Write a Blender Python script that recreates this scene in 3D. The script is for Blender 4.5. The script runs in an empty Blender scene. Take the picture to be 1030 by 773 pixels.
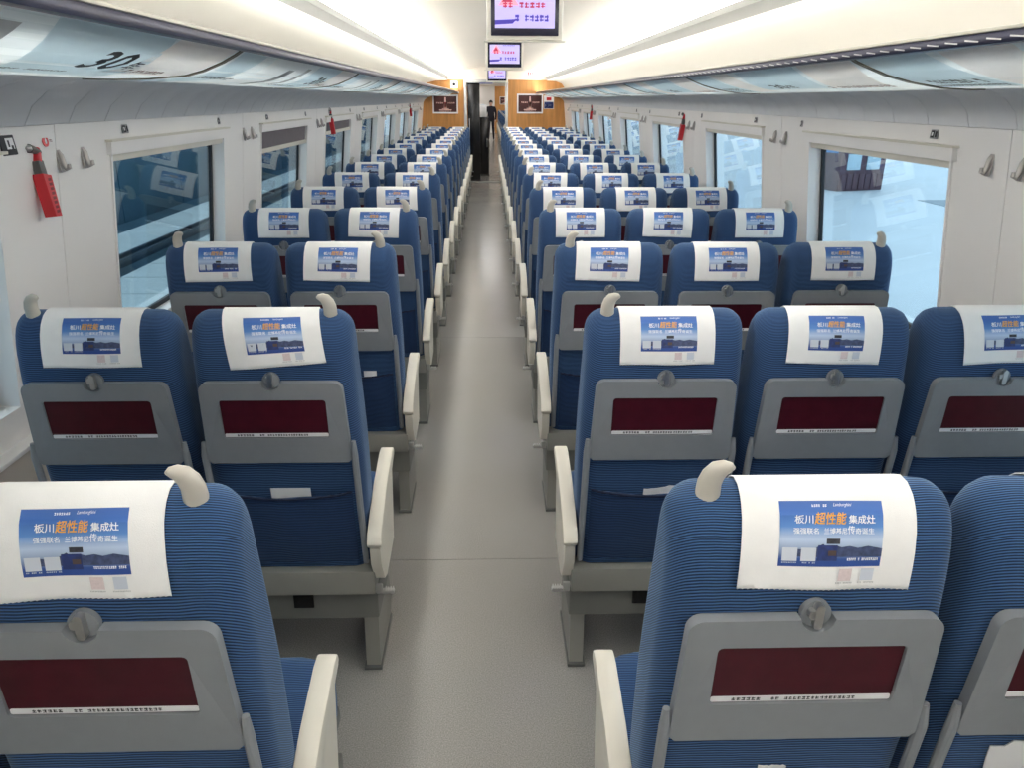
import bpy, bmesh, math, random
from mathutils import Vector, Matrix
from mathutils.geometry import tessellate_polygon
random.seed(7)
SC = bpy.context.scene
COL = SC.collection

# ------------------------------------------------------------------ camera
H = 1.70                                   # eye height above the floor
F, PITCH, YAW, ROLL = 774.0, .3552, .0312, .0052
cp, sp, cy, sy = math.cos(PITCH), math.sin(PITCH), math.cos(YAW), math.sin(YAW)
fw = Vector((sy*cp, cy*cp, -sp)); rt = Vector((cy, -sy, 0)); up = rt.cross(fw)
r2 = rt*math.cos(ROLL)+up*math.sin(ROLL); u2 = -rt*math.sin(ROLL)+up*math.cos(ROLL)
cd = bpy.data.cameras.new('camera'); cam = bpy.data.objects.new('camera', cd); COL.objects.link(cam)
cd.sensor_fit = 'HORIZONTAL'; cd.sensor_width = 36; cd.lens = F/1030*36; cd.clip_start = .02; cd.clip_end = 400
cam.matrix_world = Matrix(((r2.x, u2.x, -fw.x, 0), (r2.y, u2.y, -fw.y, 0), (r2.z, u2.z, -fw.z, H), (0, 0, 0, 1)))
SC.camera = cam

# ------------------------------------------------------------------ world and exposure
w = bpy.data.worlds.new('world'); SC.world = w; w.use_nodes = True
w.node_tree.nodes['Background'].inputs[0].default_value = (.72, .87, 1.0, 1)
w.node_tree.nodes['Background'].inputs[1].default_value = 1.15
SC.view_settings.view_transform = 'Standard'; SC.view_settings.look = 'None'
SC.view_settings.gamma = 1; SC.view_settings.use_curve_mapping = False
SC.view_settings.exposure = 0.52
LAMP = 2.8          # radiance of the ceiling light diffusers
COVE = 21.0          # radiance of the lamps lying on top of the luggage racks

# ------------------------------------------------------------------ materials
def lin(c):
    return tuple(((v/255)/12.92 if v/255 <= .04045 else ((v/255+.055)/1.055)**2.4) for v in c)
MATS = {}
def mat(name, rgb, rough=.5, metal=0, var=.06, scale=8, bump=0, bscale=200, spec=.5, sheen=0, emit=None, stretch=None):
    if name in MATS: return MATS[name]
    m = bpy.data.materials.new(name); m.use_nodes = True; MATS[name] = m
    nt = m.node_tree; b = nt.nodes['Principled BSDF']; c = lin(rgb)
    b.inputs['Roughness'].default_value = rough; b.inputs['Metallic'].default_value = metal
    b.inputs['Specular IOR Level'].default_value = spec
    if sheen: b.inputs['Sheen Weight'].default_value = sheen
    tc = nt.nodes.new('ShaderNodeTexCoord'); src = tc.outputs['Object']
    if stretch:
        mp = nt.nodes.new('ShaderNodeMapping'); mp.inputs['Scale'].default_value = stretch
        nt.links.new(src, mp.inputs[0]); src = mp.outputs[0]
    n = nt.nodes.new('ShaderNodeTexNoise'); n.inputs['Scale'].default_value = scale; n.inputs['Detail'].default_value = 4
    nt.links.new(src, n.inputs['Vector'])
    r = nt.nodes.new('ShaderNodeValToRGB')
    r.color_ramp.elements[0].position = .3; r.color_ramp.elements[1].position = .7
    r.color_ramp.elements[0].color = (*[v*(1-var) for v in c], 1)
    r.color_ramp.elements[1].color = (*[min(1, v*(1+var)) for v in c], 1)
    nt.links.new(n.outputs['Fac'], r.inputs[0]); nt.links.new(r.outputs[0], b.inputs['Base Color'])
    if bump:
        n2 = nt.nodes.new('ShaderNodeTexNoise'); n2.inputs['Scale'].default_value = bscale
        nt.links.new(src, n2.inputs['Vector'])
        bp = nt.nodes.new('ShaderNodeBump'); bp.inputs['Strength'].default_value = bump; bp.inputs['Distance'].default_value = .002
        nt.links.new(n2.outputs['Fac'], bp.inputs['Height']); nt.links.new(bp.outputs[0], b.inputs['Normal'])
    if emit:
        b.inputs['Emission Color'].default_value = (*lin(rgb), 1); b.inputs['Emission Strength'].default_value = emit
    return m

def fabric(name, dark, light, period, rough=.85):
    m = bpy.data.materials.new(name); m.use_nodes = True; MATS[name] = m
    nt = m.node_tree; b = nt.nodes['Principled BSDF']
    b.inputs['Roughness'].default_value = rough; b.inputs['Specular IOR Level'].default_value = .25
    b.inputs['Sheen Weight'].default_value = .35; b.inputs['Sheen Roughness'].default_value = .45
    b.inputs['Sheen Tint'].default_value = (.55, .75, 1, 1)
    tc = nt.nodes.new('ShaderNodeTexCoord'); sx = nt.nodes.new('ShaderNodeSeparateXYZ')
    nt.links.new(tc.outputs['Object'], sx.inputs[0])
    # ribs run along x and follow the cushion over its rounded top
    a1 = nt.nodes.new('ShaderNodeMath'); a1.operation = 'MULTIPLY_ADD'
    nt.links.new(sx.outputs['Y'], a1.inputs[0]); a1.inputs[1].default_value = .9; nt.links.new(sx.outputs['Z'], a1.inputs[2])
    n = nt.nodes.new('ShaderNodeTexNoise'); n.inputs['Scale'].default_value = 9; nt.links.new(tc.outputs['Object'], n.inputs['Vector'])
    a2 = nt.nodes.new('ShaderNodeMath'); a2.operation = 'MULTIPLY_ADD'
    nt.links.new(n.outputs['Fac'], a2.inputs[0]); a2.inputs[1].default_value = .012; nt.links.new(a1.outputs[0], a2.inputs[2])
    a3 = nt.nodes.new('ShaderNodeMath'); a3.operation = 'MULTIPLY'; nt.links.new(a2.outputs[0], a3.inputs[0]); a3.inputs[1].default_value = 2*math.pi/period
    s = nt.nodes.new('ShaderNodeMath'); s.operation = 'SINE'; nt.links.new(a3.outputs[0], s.inputs[0])
    h = nt.nodes.new('ShaderNodeMapRange'); h.inputs[1].default_value = -1; nt.links.new(s.outputs[0], h.inputs[0])
    r = nt.nodes.new('ShaderNodeValToRGB')
    r.color_ramp.elements[0].position = .25; r.color_ramp.elements[1].position = .8
    r.color_ramp.elements[0].color = (*lin(dark), 1); r.color_ramp.elements[1].color = (*lin(light), 1)
    nt.links.new(h.outputs[0], r.inputs[0]); nt.links.new(r.outputs[0], b.inputs['Base Color'])
    bp = nt.nodes.new('ShaderNodeBump'); bp.inputs['Strength'].default_value = .55; bp.inputs['Distance'].default_value = .0015
    nt.links.new(h.outputs[0], bp.inputs['Height']); nt.links.new(bp.outputs[0], b.inputs['Normal'])
    return m

def ramp_mat(name, stops, axis='Y', rough=.6, emit=0):
    """flat print whose ink changes along the UV axis (it is printed so)"""
    m = bpy.data.materials.new(name); m.use_nodes = True; MATS[name] = m
    nt = m.node_tree; b = nt.nodes['Principled BSDF']; b.inputs['Roughness'].default_value = rough
    tc = nt.nodes.new('ShaderNodeTexCoord'); sx = nt.nodes.new('ShaderNodeSeparateXYZ'); nt.links.new(tc.outputs['UV'], sx.inputs[0])
    r = nt.nodes.new('ShaderNodeValToRGB'); e = r.color_ramp.elements
    while len(e) < len(stops): e.new(.5)
    for q, (p, c) in zip(e, stops): q.position = p; q.color = (*lin(c), 1)
    nt.links.new(sx.outputs[axis], r.inputs[0]); nt.links.new(r.outputs[0], b.inputs['Base Color'])
    if emit: nt.links.new(r.outputs[0], b.inputs['Emission Color']); b.inputs['Emission Strength'].default_value = emit
    return m

def glass(name, tint, refl=.9):
    m = bpy.data.materials.new(name); m.use_nodes = True; MATS[name] = m
    nt = m.node_tree; nt.nodes.remove(nt.nodes['Principled BSDF']); out = nt.nodes['Material Output']
    t = nt.nodes.new('ShaderNodeBsdfTransparent'); t.inputs[0].default_value = (*tint, 1)
    g = nt.nodes.new('ShaderNodeBsdfGlossy'); g.inputs['Roughness'].default_value = .0; g.inputs['Color'].default_value = (refl, refl, refl, 1)
    lw = nt.nodes.new('ShaderNodeLayerWeight'); lw.inputs[0].default_value = .5
    p = nt.nodes.new('ShaderNodeMath'); p.operation = 'POWER'; nt.links.new(lw.outputs['Facing'], p.inputs[0]); p.inputs[1].default_value = 4
    q = nt.nodes.new('ShaderNodeMath'); q.operation = 'MULTIPLY_ADD'; nt.links.new(p.outputs[0], q.inputs[0]); q.inputs[1].default_value = .8; q.inputs[2].default_value = .04
    mx = nt.nodes.new('ShaderNodeMixShader'); nt.links.new(q.outputs[0], mx.inputs[0]); nt.links.new(t.outputs[0], mx.inputs[1]); nt.links.new(g.outputs[0], mx.inputs[2])
    nt.links.new(mx.outputs[0], out.inputs['Surface'])
    return m

FAB = fabric('blue_ribbed_fabric', (13, 31, 60), (66, 101, 149), .0050)
FABD = fabric('blue_pocket_fabric_shaded', (11, 25, 52), (42, 72, 118), .0050)  # the seat blue again, with the pocket's shade put into the colour
PIPE = mat('dark_blue_piping', (20, 32, 62), .8)
GREY = mat('tray_grey_plastic', (133, 137, 141), .42, var=.03, scale=30, bump=.12, bscale=900)
DGREY = mat('dark_grey_plastic', (92, 93, 90), .5, var=.05)
BASEG = mat('base_grey_paint', (142, 141, 134), .5, var=.04)
CREAMP = mat('cream_plastic', (222, 217, 203), .38, var=.02)
HORN = mat('handle_cream_plastic', (192, 187, 176), .3, var=.02)
METAL = mat('brushed_steel', (190, 190, 188), .3, .9, var=.04)
MAROON = mat('maroon_panel', (68, 18, 29), .32, var=.12, scale=30, spec=.3)
LABELW = mat('white_label', (238, 238, 238), .5, var=.01)
INK = mat('dark_ink', (38, 38, 44), .6, var=.02)
CLOTH = mat('white_cloth', (244, 243, 241), .9, var=.015, scale=40, bump=.25, bscale=700)
WALLM = mat('wall_white_laminate', (245, 242, 238), .42, var=.012, scale=3)
WALLB = mat('wall_dark_joint', (70, 68, 66), .8)
LOWM = mat('lower_wall_beige', (196, 188, 176), .6, var=.04)
CEILM = mat('ceiling_cream', (248, 241, 227), .5, var=.01, scale=2)
STRIPM = mat('ceiling_strip_grey', (138, 138, 132), .5, var=.02)
COVEM = mat('cove_grey', (230, 231, 232), .55, var=.05, scale=4, bump=.3, bscale=350)
RAILM = mat('rail_navy', (34, 36, 62), .3, .3, var=.1)
SEAMM = mat('seam_bronze', (112, 106, 92), .35, .5)
ADB = mat('advert_pale_blue', (234, 240, 243), .3, var=.03, scale=2)
ADW = mat('advert_white', (246, 246, 246), .3, var=.02)
ADP = mat('advert_pale_pink', (246, 238, 234), .3, var=.02)
ADBB = mat('advert_mid_blue', (214, 228, 235), .3, var=.03)
INKR = mat('red_brown_ink', (128, 62, 58), .5)
INKG = mat('grey_ink', (176, 176, 178), .5)
WOOD = mat('honey_wood_laminate', (204, 146, 82), .4, var=.16, scale=5, stretch=(4, 4, .35))
BLACK = mat('black_gloss', (16, 16, 18), .2, var=.1)
GASK = mat('black_rubber', (18, 24, 32), .5)
RED = mat('red_plastic', (205, 32, 44), .35, var=.05)
PINKW = mat('pink_white_print', (232, 190, 180), .5)
BROWN = mat('poster_brown', (74, 34, 32), .4, var=.25, scale=6)
SHADE = mat('blind_grey', (112, 106, 110), .8, var=.06, scale=30)
ORANGE = mat('orange_ink', (246, 176, 60), .5, var=.02)
WHITEI = mat('white_ink', (250, 250, 252), .5, var=.01)
NAVYI = mat('navy_ink', (34, 52, 108), .5, var=.3, scale=120)
SLATE = mat('slate_ink', (62, 74, 108), .5, var=.35, scale=160)
PALEI = mat('pale_grey_ink', (206, 212, 222), .5, var=.03)
PALEP = mat('pale_rose_ink', (222, 206, 206), .5, var=.06, scale=300)
SKYP = ramp_mat('advert_sky_print', [(0, (40, 72, 148)), (.12, (46, 80, 150)), (.2, (120, 140, 180)), (.42, (188, 206, 230)), (.62, (84, 134, 200)), (.85, (58, 104, 180)), (1, (66, 104, 172))])
GLASS = glass('window_glass', (.86, .94, .97))
LIGHTM = mat('lamp_diffuser', (252, 251, 250), .5, var=0, emit=LAMP)
COVEL = mat('lamp_tube', (255, 250, 244), .5, var=0, emit=COVE)

def translucent(m, w):
    nt = m.node_tree; b = nt.nodes['Principled BSDF']; out = nt.nodes['Material Output']
    t = nt.nodes.new('ShaderNodeBsdfTranslucent'); nt.links.new(b.inputs['Base Color'].links[0].from_socket, t.inputs['Color'])
    mx = nt.nodes.new('ShaderNodeMixShader'); mx.inputs[0].default_value = w
    nt.links.new(b.outputs[0], mx.inputs[1]); nt.links.new(t.outputs[0], mx.inputs[2]); nt.links.new(mx.outputs[0], out.inputs['Surface'])
SHELFM = mat('frosted_shelf', (246, 250, 252), .3, var=.01)
translucent(SHELFM, .85)
for m_ in (ADB, ADW, ADP, ADBB, INKG): translucent(m_, .6)

# floor: glossy grey vinyl with fine speckle and scuffs
def floor_mat():
    m = bpy.data.materials.new('floor_vinyl'); m.use_nodes = True; nt = m.node_tree; b = nt.nodes['Principled BSDF']
    tc = nt.nodes.new('ShaderNodeTexCoord')
    n1 = nt.nodes.new('ShaderNodeTexNoise'); n1.inputs['Scale'].default_value = 260; n1.inputs['Detail'].default_value = 3
    n2 = nt.nodes.new('ShaderNodeTexNoise'); n2.inputs['Scale'].default_value = 2.2; n2.inputs['Detail'].default_value = 6
    for n in (n1, n2): nt.links.new(tc.outputs['Object'], n.inputs['Vector'])
    r = nt.nodes.new('ShaderNodeValToRGB'); r.color_ramp.elements[0].position = .32; r.color_ramp.elements[1].position = .68
    r.color_ramp.elements[0].color = (*lin((136, 133, 129)), 1); r.color_ramp.elements[1].color = (*lin((172, 169, 164)), 1)
    nt.links.new(n1.outputs['Fac'], r.inputs[0])
    mx = nt.nodes.new('ShaderNodeMixRGB'); mx.blend_type = 'MULTIPLY'; mx.inputs[0].default_value = .35
    r3 = nt.nodes.new('ShaderNodeValToRGB'); r3.color_ramp.elements[0].position = .3; r3.color_ramp.elements[1].position = .75
    r3.color_ramp.elements[0].color = (.86, .86, .86, 1)
    nt.links.new(n2.outputs['Fac'], r3.inputs[0])
    nt.links.new(r.outputs[0], mx.inputs[1]); nt.links.new(r3.outputs[0], mx.inputs[2]); nt.links.new(mx.outputs[0], b.inputs['Base Color'])
    mr = nt.nodes.new('ShaderNodeMapRange'); mr.inputs[3].default_value = .14; mr.inputs[4].default_value = .24
    nt.links.new(n2.outputs['Fac'], mr.inputs[0]); nt.links.new(mr.outputs[0], b.inputs['Roughness'])
    b.inputs['Specular IOR Level'].default_value = .6
    bp = nt.nodes.new('ShaderNodeBump'); bp.inputs['Strength'].default_value = .08; bp.inputs['Distance'].default_value = .001
    nt.links.new(n1.outputs['Fac'], bp.inputs['Height']); nt.links.new(bp.outputs[0], b.inputs['Normal'])
    return m
FLOORM = floor_mat()

# ------------------------------------------------------------------ mesh helpers
class MB:
    """collects shapes into one mesh; every shape may carry its own material"""
    def __init__(s): s.v = []; s.f = []; s.mi = []; s.mats = []; s.uv = {}
    def slot(s, m):
        if m not in s.mats: s.mats.append(m)
        return s.mats.index(m)
    def add(s, vs, fs, m, uvs=None):
        o = len(s.v); k = s.slot(m); s.v += [tuple(v) for v in vs]
        for f in fs:
            s.f.append([i+o for i in f]); s.mi.append(k)
        if uvs:
            for i, u in enumerate(uvs): s.uv[o+i] = u
        return s
    def box(s, x0, x1, y0, y1, z0, z1, m, bev=0, seg=2, fn=None):
        bm = bmesh.new(); bmesh.ops.create_cube(bm, size=1)
        for v in bm.verts: v.co = Vector(((x0+x1)/2+v.co.x*(x1-x0), (y0+y1)/2+v.co.y*(y1-y0), (z0+z1)/2+v.co.z*(z1-z0)))
        if bev: bmesh.ops.bevel(bm, geom=bm.edges[:], offset=bev, segments=seg, profile=.6, affect='EDGES')
        s.bm(bm, m, fn); return s
    def bm(s, bm, m, fn=None):
        bm.verts.index_update()
        vs = [v.co.copy() for v in bm.verts]
        if fn: vs = [fn(v) for v in vs]
        s.add(vs, [[v.index for v in f.verts] for f in bm.faces], m); bm.free()
    def plate(s, outer, holes, m, place, t0, t1):
        """2-D outline with holes, extruded between t0 and t1; place(a,b,t) -> xyz"""
        loops = [outer]+list(holes)
        flat = [p for l in loops for p in l]; n = len(flat)
        tri = tessellate_polygon([[Vector((p[0], p[1], 0)) for p in l] for l in loops])
        vs = [place(p[0], p[1], t0) for p in flat]+[place(p[0], p[1], t1) for p in flat]
        fs = []
        for t in tri:
            a, b, c = [Vector(flat[i]) for i in t]
            t = list(t) if (b-a).cross(c-a) > 0 else list(t)[::-1]
            fs.append(t[::-1]); fs.append([i+n for i in t])
        o = 0
        for l in loops:
            k = len(l)
            for i in range(k): fs.append([o+i, o+(i+1) % k, o+(i+1) % k+n, o+i+n])
            o += k
        s.add(vs, fs, m); return s
    def tube(s, pts, rad, m, seg=12, cap=True, flat=1.0):
        pts = [Vector(p) for p in pts]; vs = []; fs = []
        for i, p in enumerate(pts):
            d = (pts[min(i+1, len(pts)-1)]-pts[max(i-1, 0)]).normalized()
            a = d.cross(Vector((0, 1, 0)) if abs(d.y) < .9 else Vector((1, 0, 0))).normalized(); b = d.cross(a)
            r = rad[i] if isinstance(rad, (list, tuple)) else rad
            for k in range(seg):
                t = 2*math.pi*k/seg; vs.append(p+a*r*math.cos(t)+b*r*flat*math.sin(t))
        for i in range(len(pts)-1):
            for k in range(seg): fs.append([i*seg+k, i*seg+(k+1) % seg, (i+1)*seg+(k+1) % seg, (i+1)*seg+k])
        if cap: fs.append(list(range(seg))[::-1]); fs.append([(len(pts)-1)*seg+k for k in range(seg)])
        s.add(vs, fs, m); return s
    def strip(s, prof, y0, y1, m, t=0.0, close=True):
        """profile [(x,z)] run along y, with thickness t upward/outward along its normal"""
        n = len(prof); off = []
        for i, (x, z) in enumerate(prof):
            a = prof[max(i-1, 0)]; b = prof[min(i+1, n-1)]; d = Vector((b[0]-a[0], b[1]-a[1])).normalized()
            off.append((x-d.y*t, z+d.x*t))
        vs = []
        for y in (y0, y1):
            vs += [(x, y, z) for x, z in prof]; vs += [(x, y, z) for x, z in off]
        fs = []; M = 2*n
        for i in range(n-1):
            fs.append([i, i+1, M+i+1, M+i]); fs.append([n+i, M+n+i, M+n+i+1, n+i+1])
        fs.append([0, M, M+n, n]); fs.append([n-1, 2*n-1, M+2*n-1, M+n-1])
        for o in (0, M):
            for i in range(n-1): fs.append([o+i, o+n+i, o+n+i+1, o+i+1])
        s.add(vs, fs, m); return s
    def mesh(s, name, smooth=35):
        me = bpy.data.meshes.new(name); me.from_pydata(s.v, [], s.f)
        for m in s.mats: me.materials.append(m)
        me.polygons.foreach_set('material_index', s.mi)
        if s.uv:
            ul = me.uv_layers.new(name='UVMap')
            for l in me.loops: ul.data[l.index].uv = s.uv.get(l.vertex_index, (0, 0))
        bm = bmesh.new(); bm.from_mesh(me); bmesh.ops.recalc_face_normals(bm, faces=bm.faces[:]); bm.to_mesh(me); bm.free()
        if smooth:
            me.polygons.foreach_set('use_smooth', [True]*len(me.polygons)); me.set_sharp_from_angle(angle=math.radians(smooth))
        me.update(); return me
    def build(s, name, parent=None, smooth=35):
        return obj(name, s.mesh(name, smooth), parent)

def obj(name, me, parent=None, loc=None):
    o = bpy.data.objects.new(name, me); COL.objects.link(o); o.parent = parent
    if loc: o.location = loc
    return o
def tag(o, label=None, cat=None, group=None, kind=None):
    if label: o['label'] = label
    if cat: o['category'] = cat
    if group: o['group'] = group
    if kind: o['kind'] = kind
    return o
def thing(name, label, cat, loc=(0, 0, 0), group=None):
    o = bpy.data.objects.new(name, None); COL.objects.link(o); o.location = loc; o.empty_display_size = .1
    return tag(o, label, cat, group)
KIDS = {}
def copy_tree(o, parent=None):
    c = o.copy(); COL.objects.link(c); c.parent = parent
    for ch in KIDS[o] if o in KIDS else list(o.children): copy_tree(ch, c)
    return c
def rrect(x0, x1, z0, z1, r, n=5):
    out = []
    for cx, cz, a0 in ((x1-r, z1-r, 0), (x0+r, z1-r, 90), (x0+r, z0+r, 180), (x1-r, z0+r, 270)):
        for i in range(n+1):
            a = math.radians(a0+90*i/n); out.append((cx+r*math.cos(a), cz+r*math.sin(a)))
    return out
FONTC = {}
def glyphs(text, bold=.02, shear=0):
    """outline of a piece of writing as 2-D verts (height about 1) and faces"""
    key = (text, bold, shear)
    if key in FONTC: return FONTC[key]
    c = bpy.data.curves.new('lettering', 'FONT'); c.body = text; c.offset = bold; c.shear = shear; c.resolution_u = 2; c.fill_mode = 'FRONT'
    o = bpy.data.objects.new('lettering', c); COL.objects.link(o)
    me = o.evaluated_get(bpy.context.evaluated_depsgraph_get()).to_mesh()
    vs = [(v.co.x, v.co.y) for v in me.vertices]; fs = [list(p.vertices) for p in me.polygons]
    o.to_mesh_clear(); bpy.data.objects.remove(o); bpy.data.curves.remove(c)
    xs = [v[0] for v in vs]; ys = [v[1] for v in vs]; x0, y0, W_, H_ = min(xs), min(ys), max(xs)-min(xs), max(ys)-min(ys)
    FONTC[key] = ([((x-x0)/W_, (y-y0)/H_) for x, y in vs], fs)
    return FONTC[key]
def write(mb, text, a0, a1, b0, b1, m, place, bold=.02, shear=0):
    vs, fs = glyphs(text, bold, shear)
    mb.add([place(a0+(a1-a0)*x, b0+(b1-b0)*y) for x, y in vs], fs, m)
def patch(mb, a0, a1, b0, b1, m, place, na=1, nb=1, skew=0, uv=False):
    vs = []; uvs = []
    for j in range(nb+1):
        for i in range(na+1):
            u, v = i/na, j/nb; vs.append(place(a0+(a1-a0)*u+skew*v, b0+(b1-b0)*v)); uvs.append((u, v))
    fs = [[j*(na+1)+i, j*(na+1)+i+1, (j+1)*(na+1)+i+1, (j+1)*(na+1)+i] for j in range(nb) for i in range(na)]
    mb.add(vs, fs, m, uvs if uv else None)
def scribble(mb, a0, a1, b0, b1, m, place, n, rnd):
    """print too small to read: a row of character-sized marks"""
    p = (a1-a0)/n
    for i in range(n):
        if rnd.random() < .1: continue
        x = a0+i*p; h = b1-b0
        patch(mb, x+.08*p, x+.86*p, b0+h*rnd.uniform(.0, .2), b0+h*rnd.uniform(.25, .42), m, place)
        patch(mb, x+.08*p, x+.86*p, b0+h*rnd.uniform(.55, .65), b0+h*rnd.uniform(.78, .98), m, place)
        q = x+p*rnd.uniform(.15, .55); patch(mb, q, q+.25*p, b0, b0+h, m, place)

# ------------------------------------------------------------------ sizes of the coach
Y0, Y1 = -2.6, 17.2                      # the saloon runs along y; the aisle end wall stands at Y1
PITCHR = .98; ROWS = 16; YROW = .907      # rows of seats
def wx(side, z):                          # inner face of the leaning window wall
    return (-1.36-(1.5-z)*.11) if side < 0 else (1.61+(1.5-z)*.11)
WST = {-1: 2.92, 1: 2.72}; SEAM = {-1: 2.56, 1: 2.42}; WW = 1.27; WP = 1.96; WZ0, WZ1 = .80, 1.525

# ------------------------------------------------------------------ floor
fl = thing('floor', None, None); tag(fl, kind='structure')
yy = Y0; k = 0
cuts = [Y0, -.4, 2.6, 5.6, 8.6, 11.6, 14.6, Y1]
for a, b in zip(cuts, cuts[1:]):
    MB().box(-1.5, 1.78, a+.0015, b-.0015, -.03, 0, FLOORM).build('floor_sheet', fl, 0)
MB().box(-1.5, 1.78, Y0, Y1, -.05, -.031, WALLB).build('underfloor', fl, 0)

# ------------------------------------------------------------------ side walls, windows
def wall_side(side, nm):
    root = thing('wall_'+nm, None, None); tag(root, kind='structure')
    pl = lambda a, b, t: (wx(side, b)+side*t, a, b)
    ks = range(-2, 7)
    op = [(WST[side]+WP*k, WST[side]+WP*k+WW) for k in ks]
    # dark carcass behind the joints
    holes = [[(a-.02, WZ0-.02), (b+.02, WZ0-.02), (b+.02, WZ1+.02), (a-.02, WZ1+.02)] for a, b in op if a > Y0 and b < Y1]
    MB().plate([(Y0, .68), (Y1, .68), (Y1, 1.66), (Y0, 1.66)], holes, WALLB, pl, .022, .045).build('carcass', root, 0)
    seams = [Y0]+[SEAM[side]+WP*k for k in range(-2, 8) if Y0 < SEAM[side]+WP*k < Y1-.2]+[Y1]
    for a, b in zip(seams, seams[1:]):
        hs = [[(p, WZ0), (q, WZ0), (q, WZ1), (p, WZ1)] for p, q in op if p > a and q < b]
        MB().plate([(a+.002, .70), (b-.002, .70), (b-.002, 1.618), (a+.002, 1.618)], hs, WALLM, pl, 0, .02).build('wall_panel', root, 0)
    x = wx(side, .7)
    MB().box(*sorted((x-side*.045, x+side*.03)), Y0, Y1, .685, .70, WALLM, .004).build('sill_ledge', root)
    MB().box(*sorted((x-side*.03, x+side*.06)), Y0, Y1, 0, .684, LOWM).build('lower_panel', root)
    MB().box(*sorted((x-side*.10, x-side*.031)), Y0, Y1, .0, .16, BASEG, .01).build('heater_duct', root)
    n = 0
    for k, (a, b) in zip(ks, op):
        if a < Y0 or b > Y1: continue
        n += 1
        wi = thing('window_%d' % (n if side < 0 else n+9), None, None); tag(wi, kind='structure')
        # reveal ring
        d = .012
        MB().plate([(a, WZ0), (b, WZ0), (b, WZ1), (a, WZ1)], [[(a+d, WZ0+d), (b-d, WZ0+d), (b-d, WZ1-d), (a+d, WZ1-d)]], WALLM, pl, -.006, .075).build('window_frame', wi, 0)
        g = .022
        MB().plate([(a+d, WZ0+d), (b-d, WZ0+d), (b-d, WZ1-d), (a+d, WZ1-d)], [rrect(a+d+g, b-d-g, WZ0+d+g, WZ1-d-g, .05)], GASK, pl, .055, .07).build('gasket', wi, 0)
        MB().plate([(a+d+.004, WZ0+d+.004), (b-d-.004, WZ0+d+.004), (b-d-.004, WZ1-d-.004), (a+d+.004, WZ1-d-.004)], [], GLASS, pl, .061, .065).build('pane', wi, 0)
        # blind cassette over the opening
        MB().plate([(a-.02, WZ1-.02), (b+.02, WZ1-.02), (b+.02, 1.548), (a-.02, 1.548)], [], WALLM, pl, -.018, 0).build('blind_box', wi, 0)
        MB().plate([(a-.03, 1.549), (b+.03, 1.549), (b+.03, 1.557), (a-.03, 1.557)], [], CREAMP, pl, -.026, 0).build('blind_box_lip', wi, 0)
        drop = {2: .10, 3: .075}.get(k+1, 0) if side < 0 else 0
        if drop:
            MB().plate([(a+.015, WZ1-.04-drop), (b-.015, WZ1-.04-drop), (b-.015, WZ1-.02), (a+.015, WZ1-.02)], [], SHADE, pl, .012, .016).build('blind', wi, 0)
        z = WZ1-.02-drop
        MB().plate([(a+.013, z-.026), (b-.013, z-.026), (b-.013, z), (a+.013, z)], [], CREAMP, pl, .002, .02).build('blind_bar', wi, 0)
    return root
WL = wall_side(-1, 'left'); WR = wall_side(1, 'right')

# ------------------------------------------------------------------ ceiling
CL = [(-1.40, 1.76), (-1.375, 1.90), (-1.27, 2.0), (-1.08, 2.045), (-.83, 2.06)]
CR = [(1.22, 2.06), (1.42, 2.045), (1.54, 2.0), (1.62, 1.90), (1.65, 1.76)]
ce = thing('ceiling', None, None); tag(ce, kind='structure')
rev = lambda p: p[::-1]
MB().strip(CL, Y0, Y1, CEILM, .02).build('side_ceiling', ce)
MB().strip(CR, Y0, Y1, CEILM, .02).build('side_ceiling', ce)
MB().strip([(-.829, 2.062), (-.832, 2.118), (-.80, 2.128), (-.762, 2.116)], Y0, Y1, STRIPM, .02).build('air_strip', ce)
MB().strip([(1.122, 2.116), (1.18, 2.128), (1.222, 2.118), (1.219, 2.062)], Y0, Y1, STRIPM, .02).build('air_strip', ce)
MB().strip([(-.76, 2.113), (-.66, 2.19), (-.522, 2.25)], Y0, Y1, LIGHTM, .02).build('light_diffuser', ce)
MB().strip([(.907, 2.25), (1.02, 2.19), (1.12, 2.113)], Y0, Y1, LIGHTM, .02).build('light_diffuser', ce)
cen = [(-.515, 2.252), (-.35, 2.29), (-.1, 2.318), (.19, 2.328), (.48, 2.318), (.73, 2.29), (.90, 2.252)]
for a, b in zip([Y0, .9, 4.0, 8.0, 12.0], [.9, 4.0, 8.0, 12.0, Y1]):
    MB().strip(cen, a+.0015, b-.0015, CEILM, .02).build('centre_panel', ce)
MB().box(-.82, 1.2, Y0, Y1, 2.36, 2.40, WALLB).build('roof_carcass', ce, 0)

# cove between window wall and rack
COVEP = {-1: [(-1.04, 1.752), (-1.18, 1.742), (-1.26, 1.716), (-1.315, 1.672), (-1.347, 1.619)],
         1: [(1.40, 1.742), (1.48, 1.732), (1.54, 1.708), (1.58, 1.668), (1.597, 1.619)]}
for side, nm in ((-1, 'trim_1'), (1, 'trim_2')):
    root = thing(nm, None, None); tag(root, kind='structure')
    me = MB().strip(COVEP[side], 0, .247, COVEM, .012*(1 if side > 0 else -1)).mesh('cove_panel', 50)
    y = Y0
    while y < Y1-.25:
        obj('cove_panel', me, root, (0, y, 0)); y += .25
    MB().strip([(x+side*.015, z+.015) for x, z in COVEP[side]], Y0, Y1, WALLB, .01*(1 if side > 0 else -1)).build('cove_backing', root)

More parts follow.
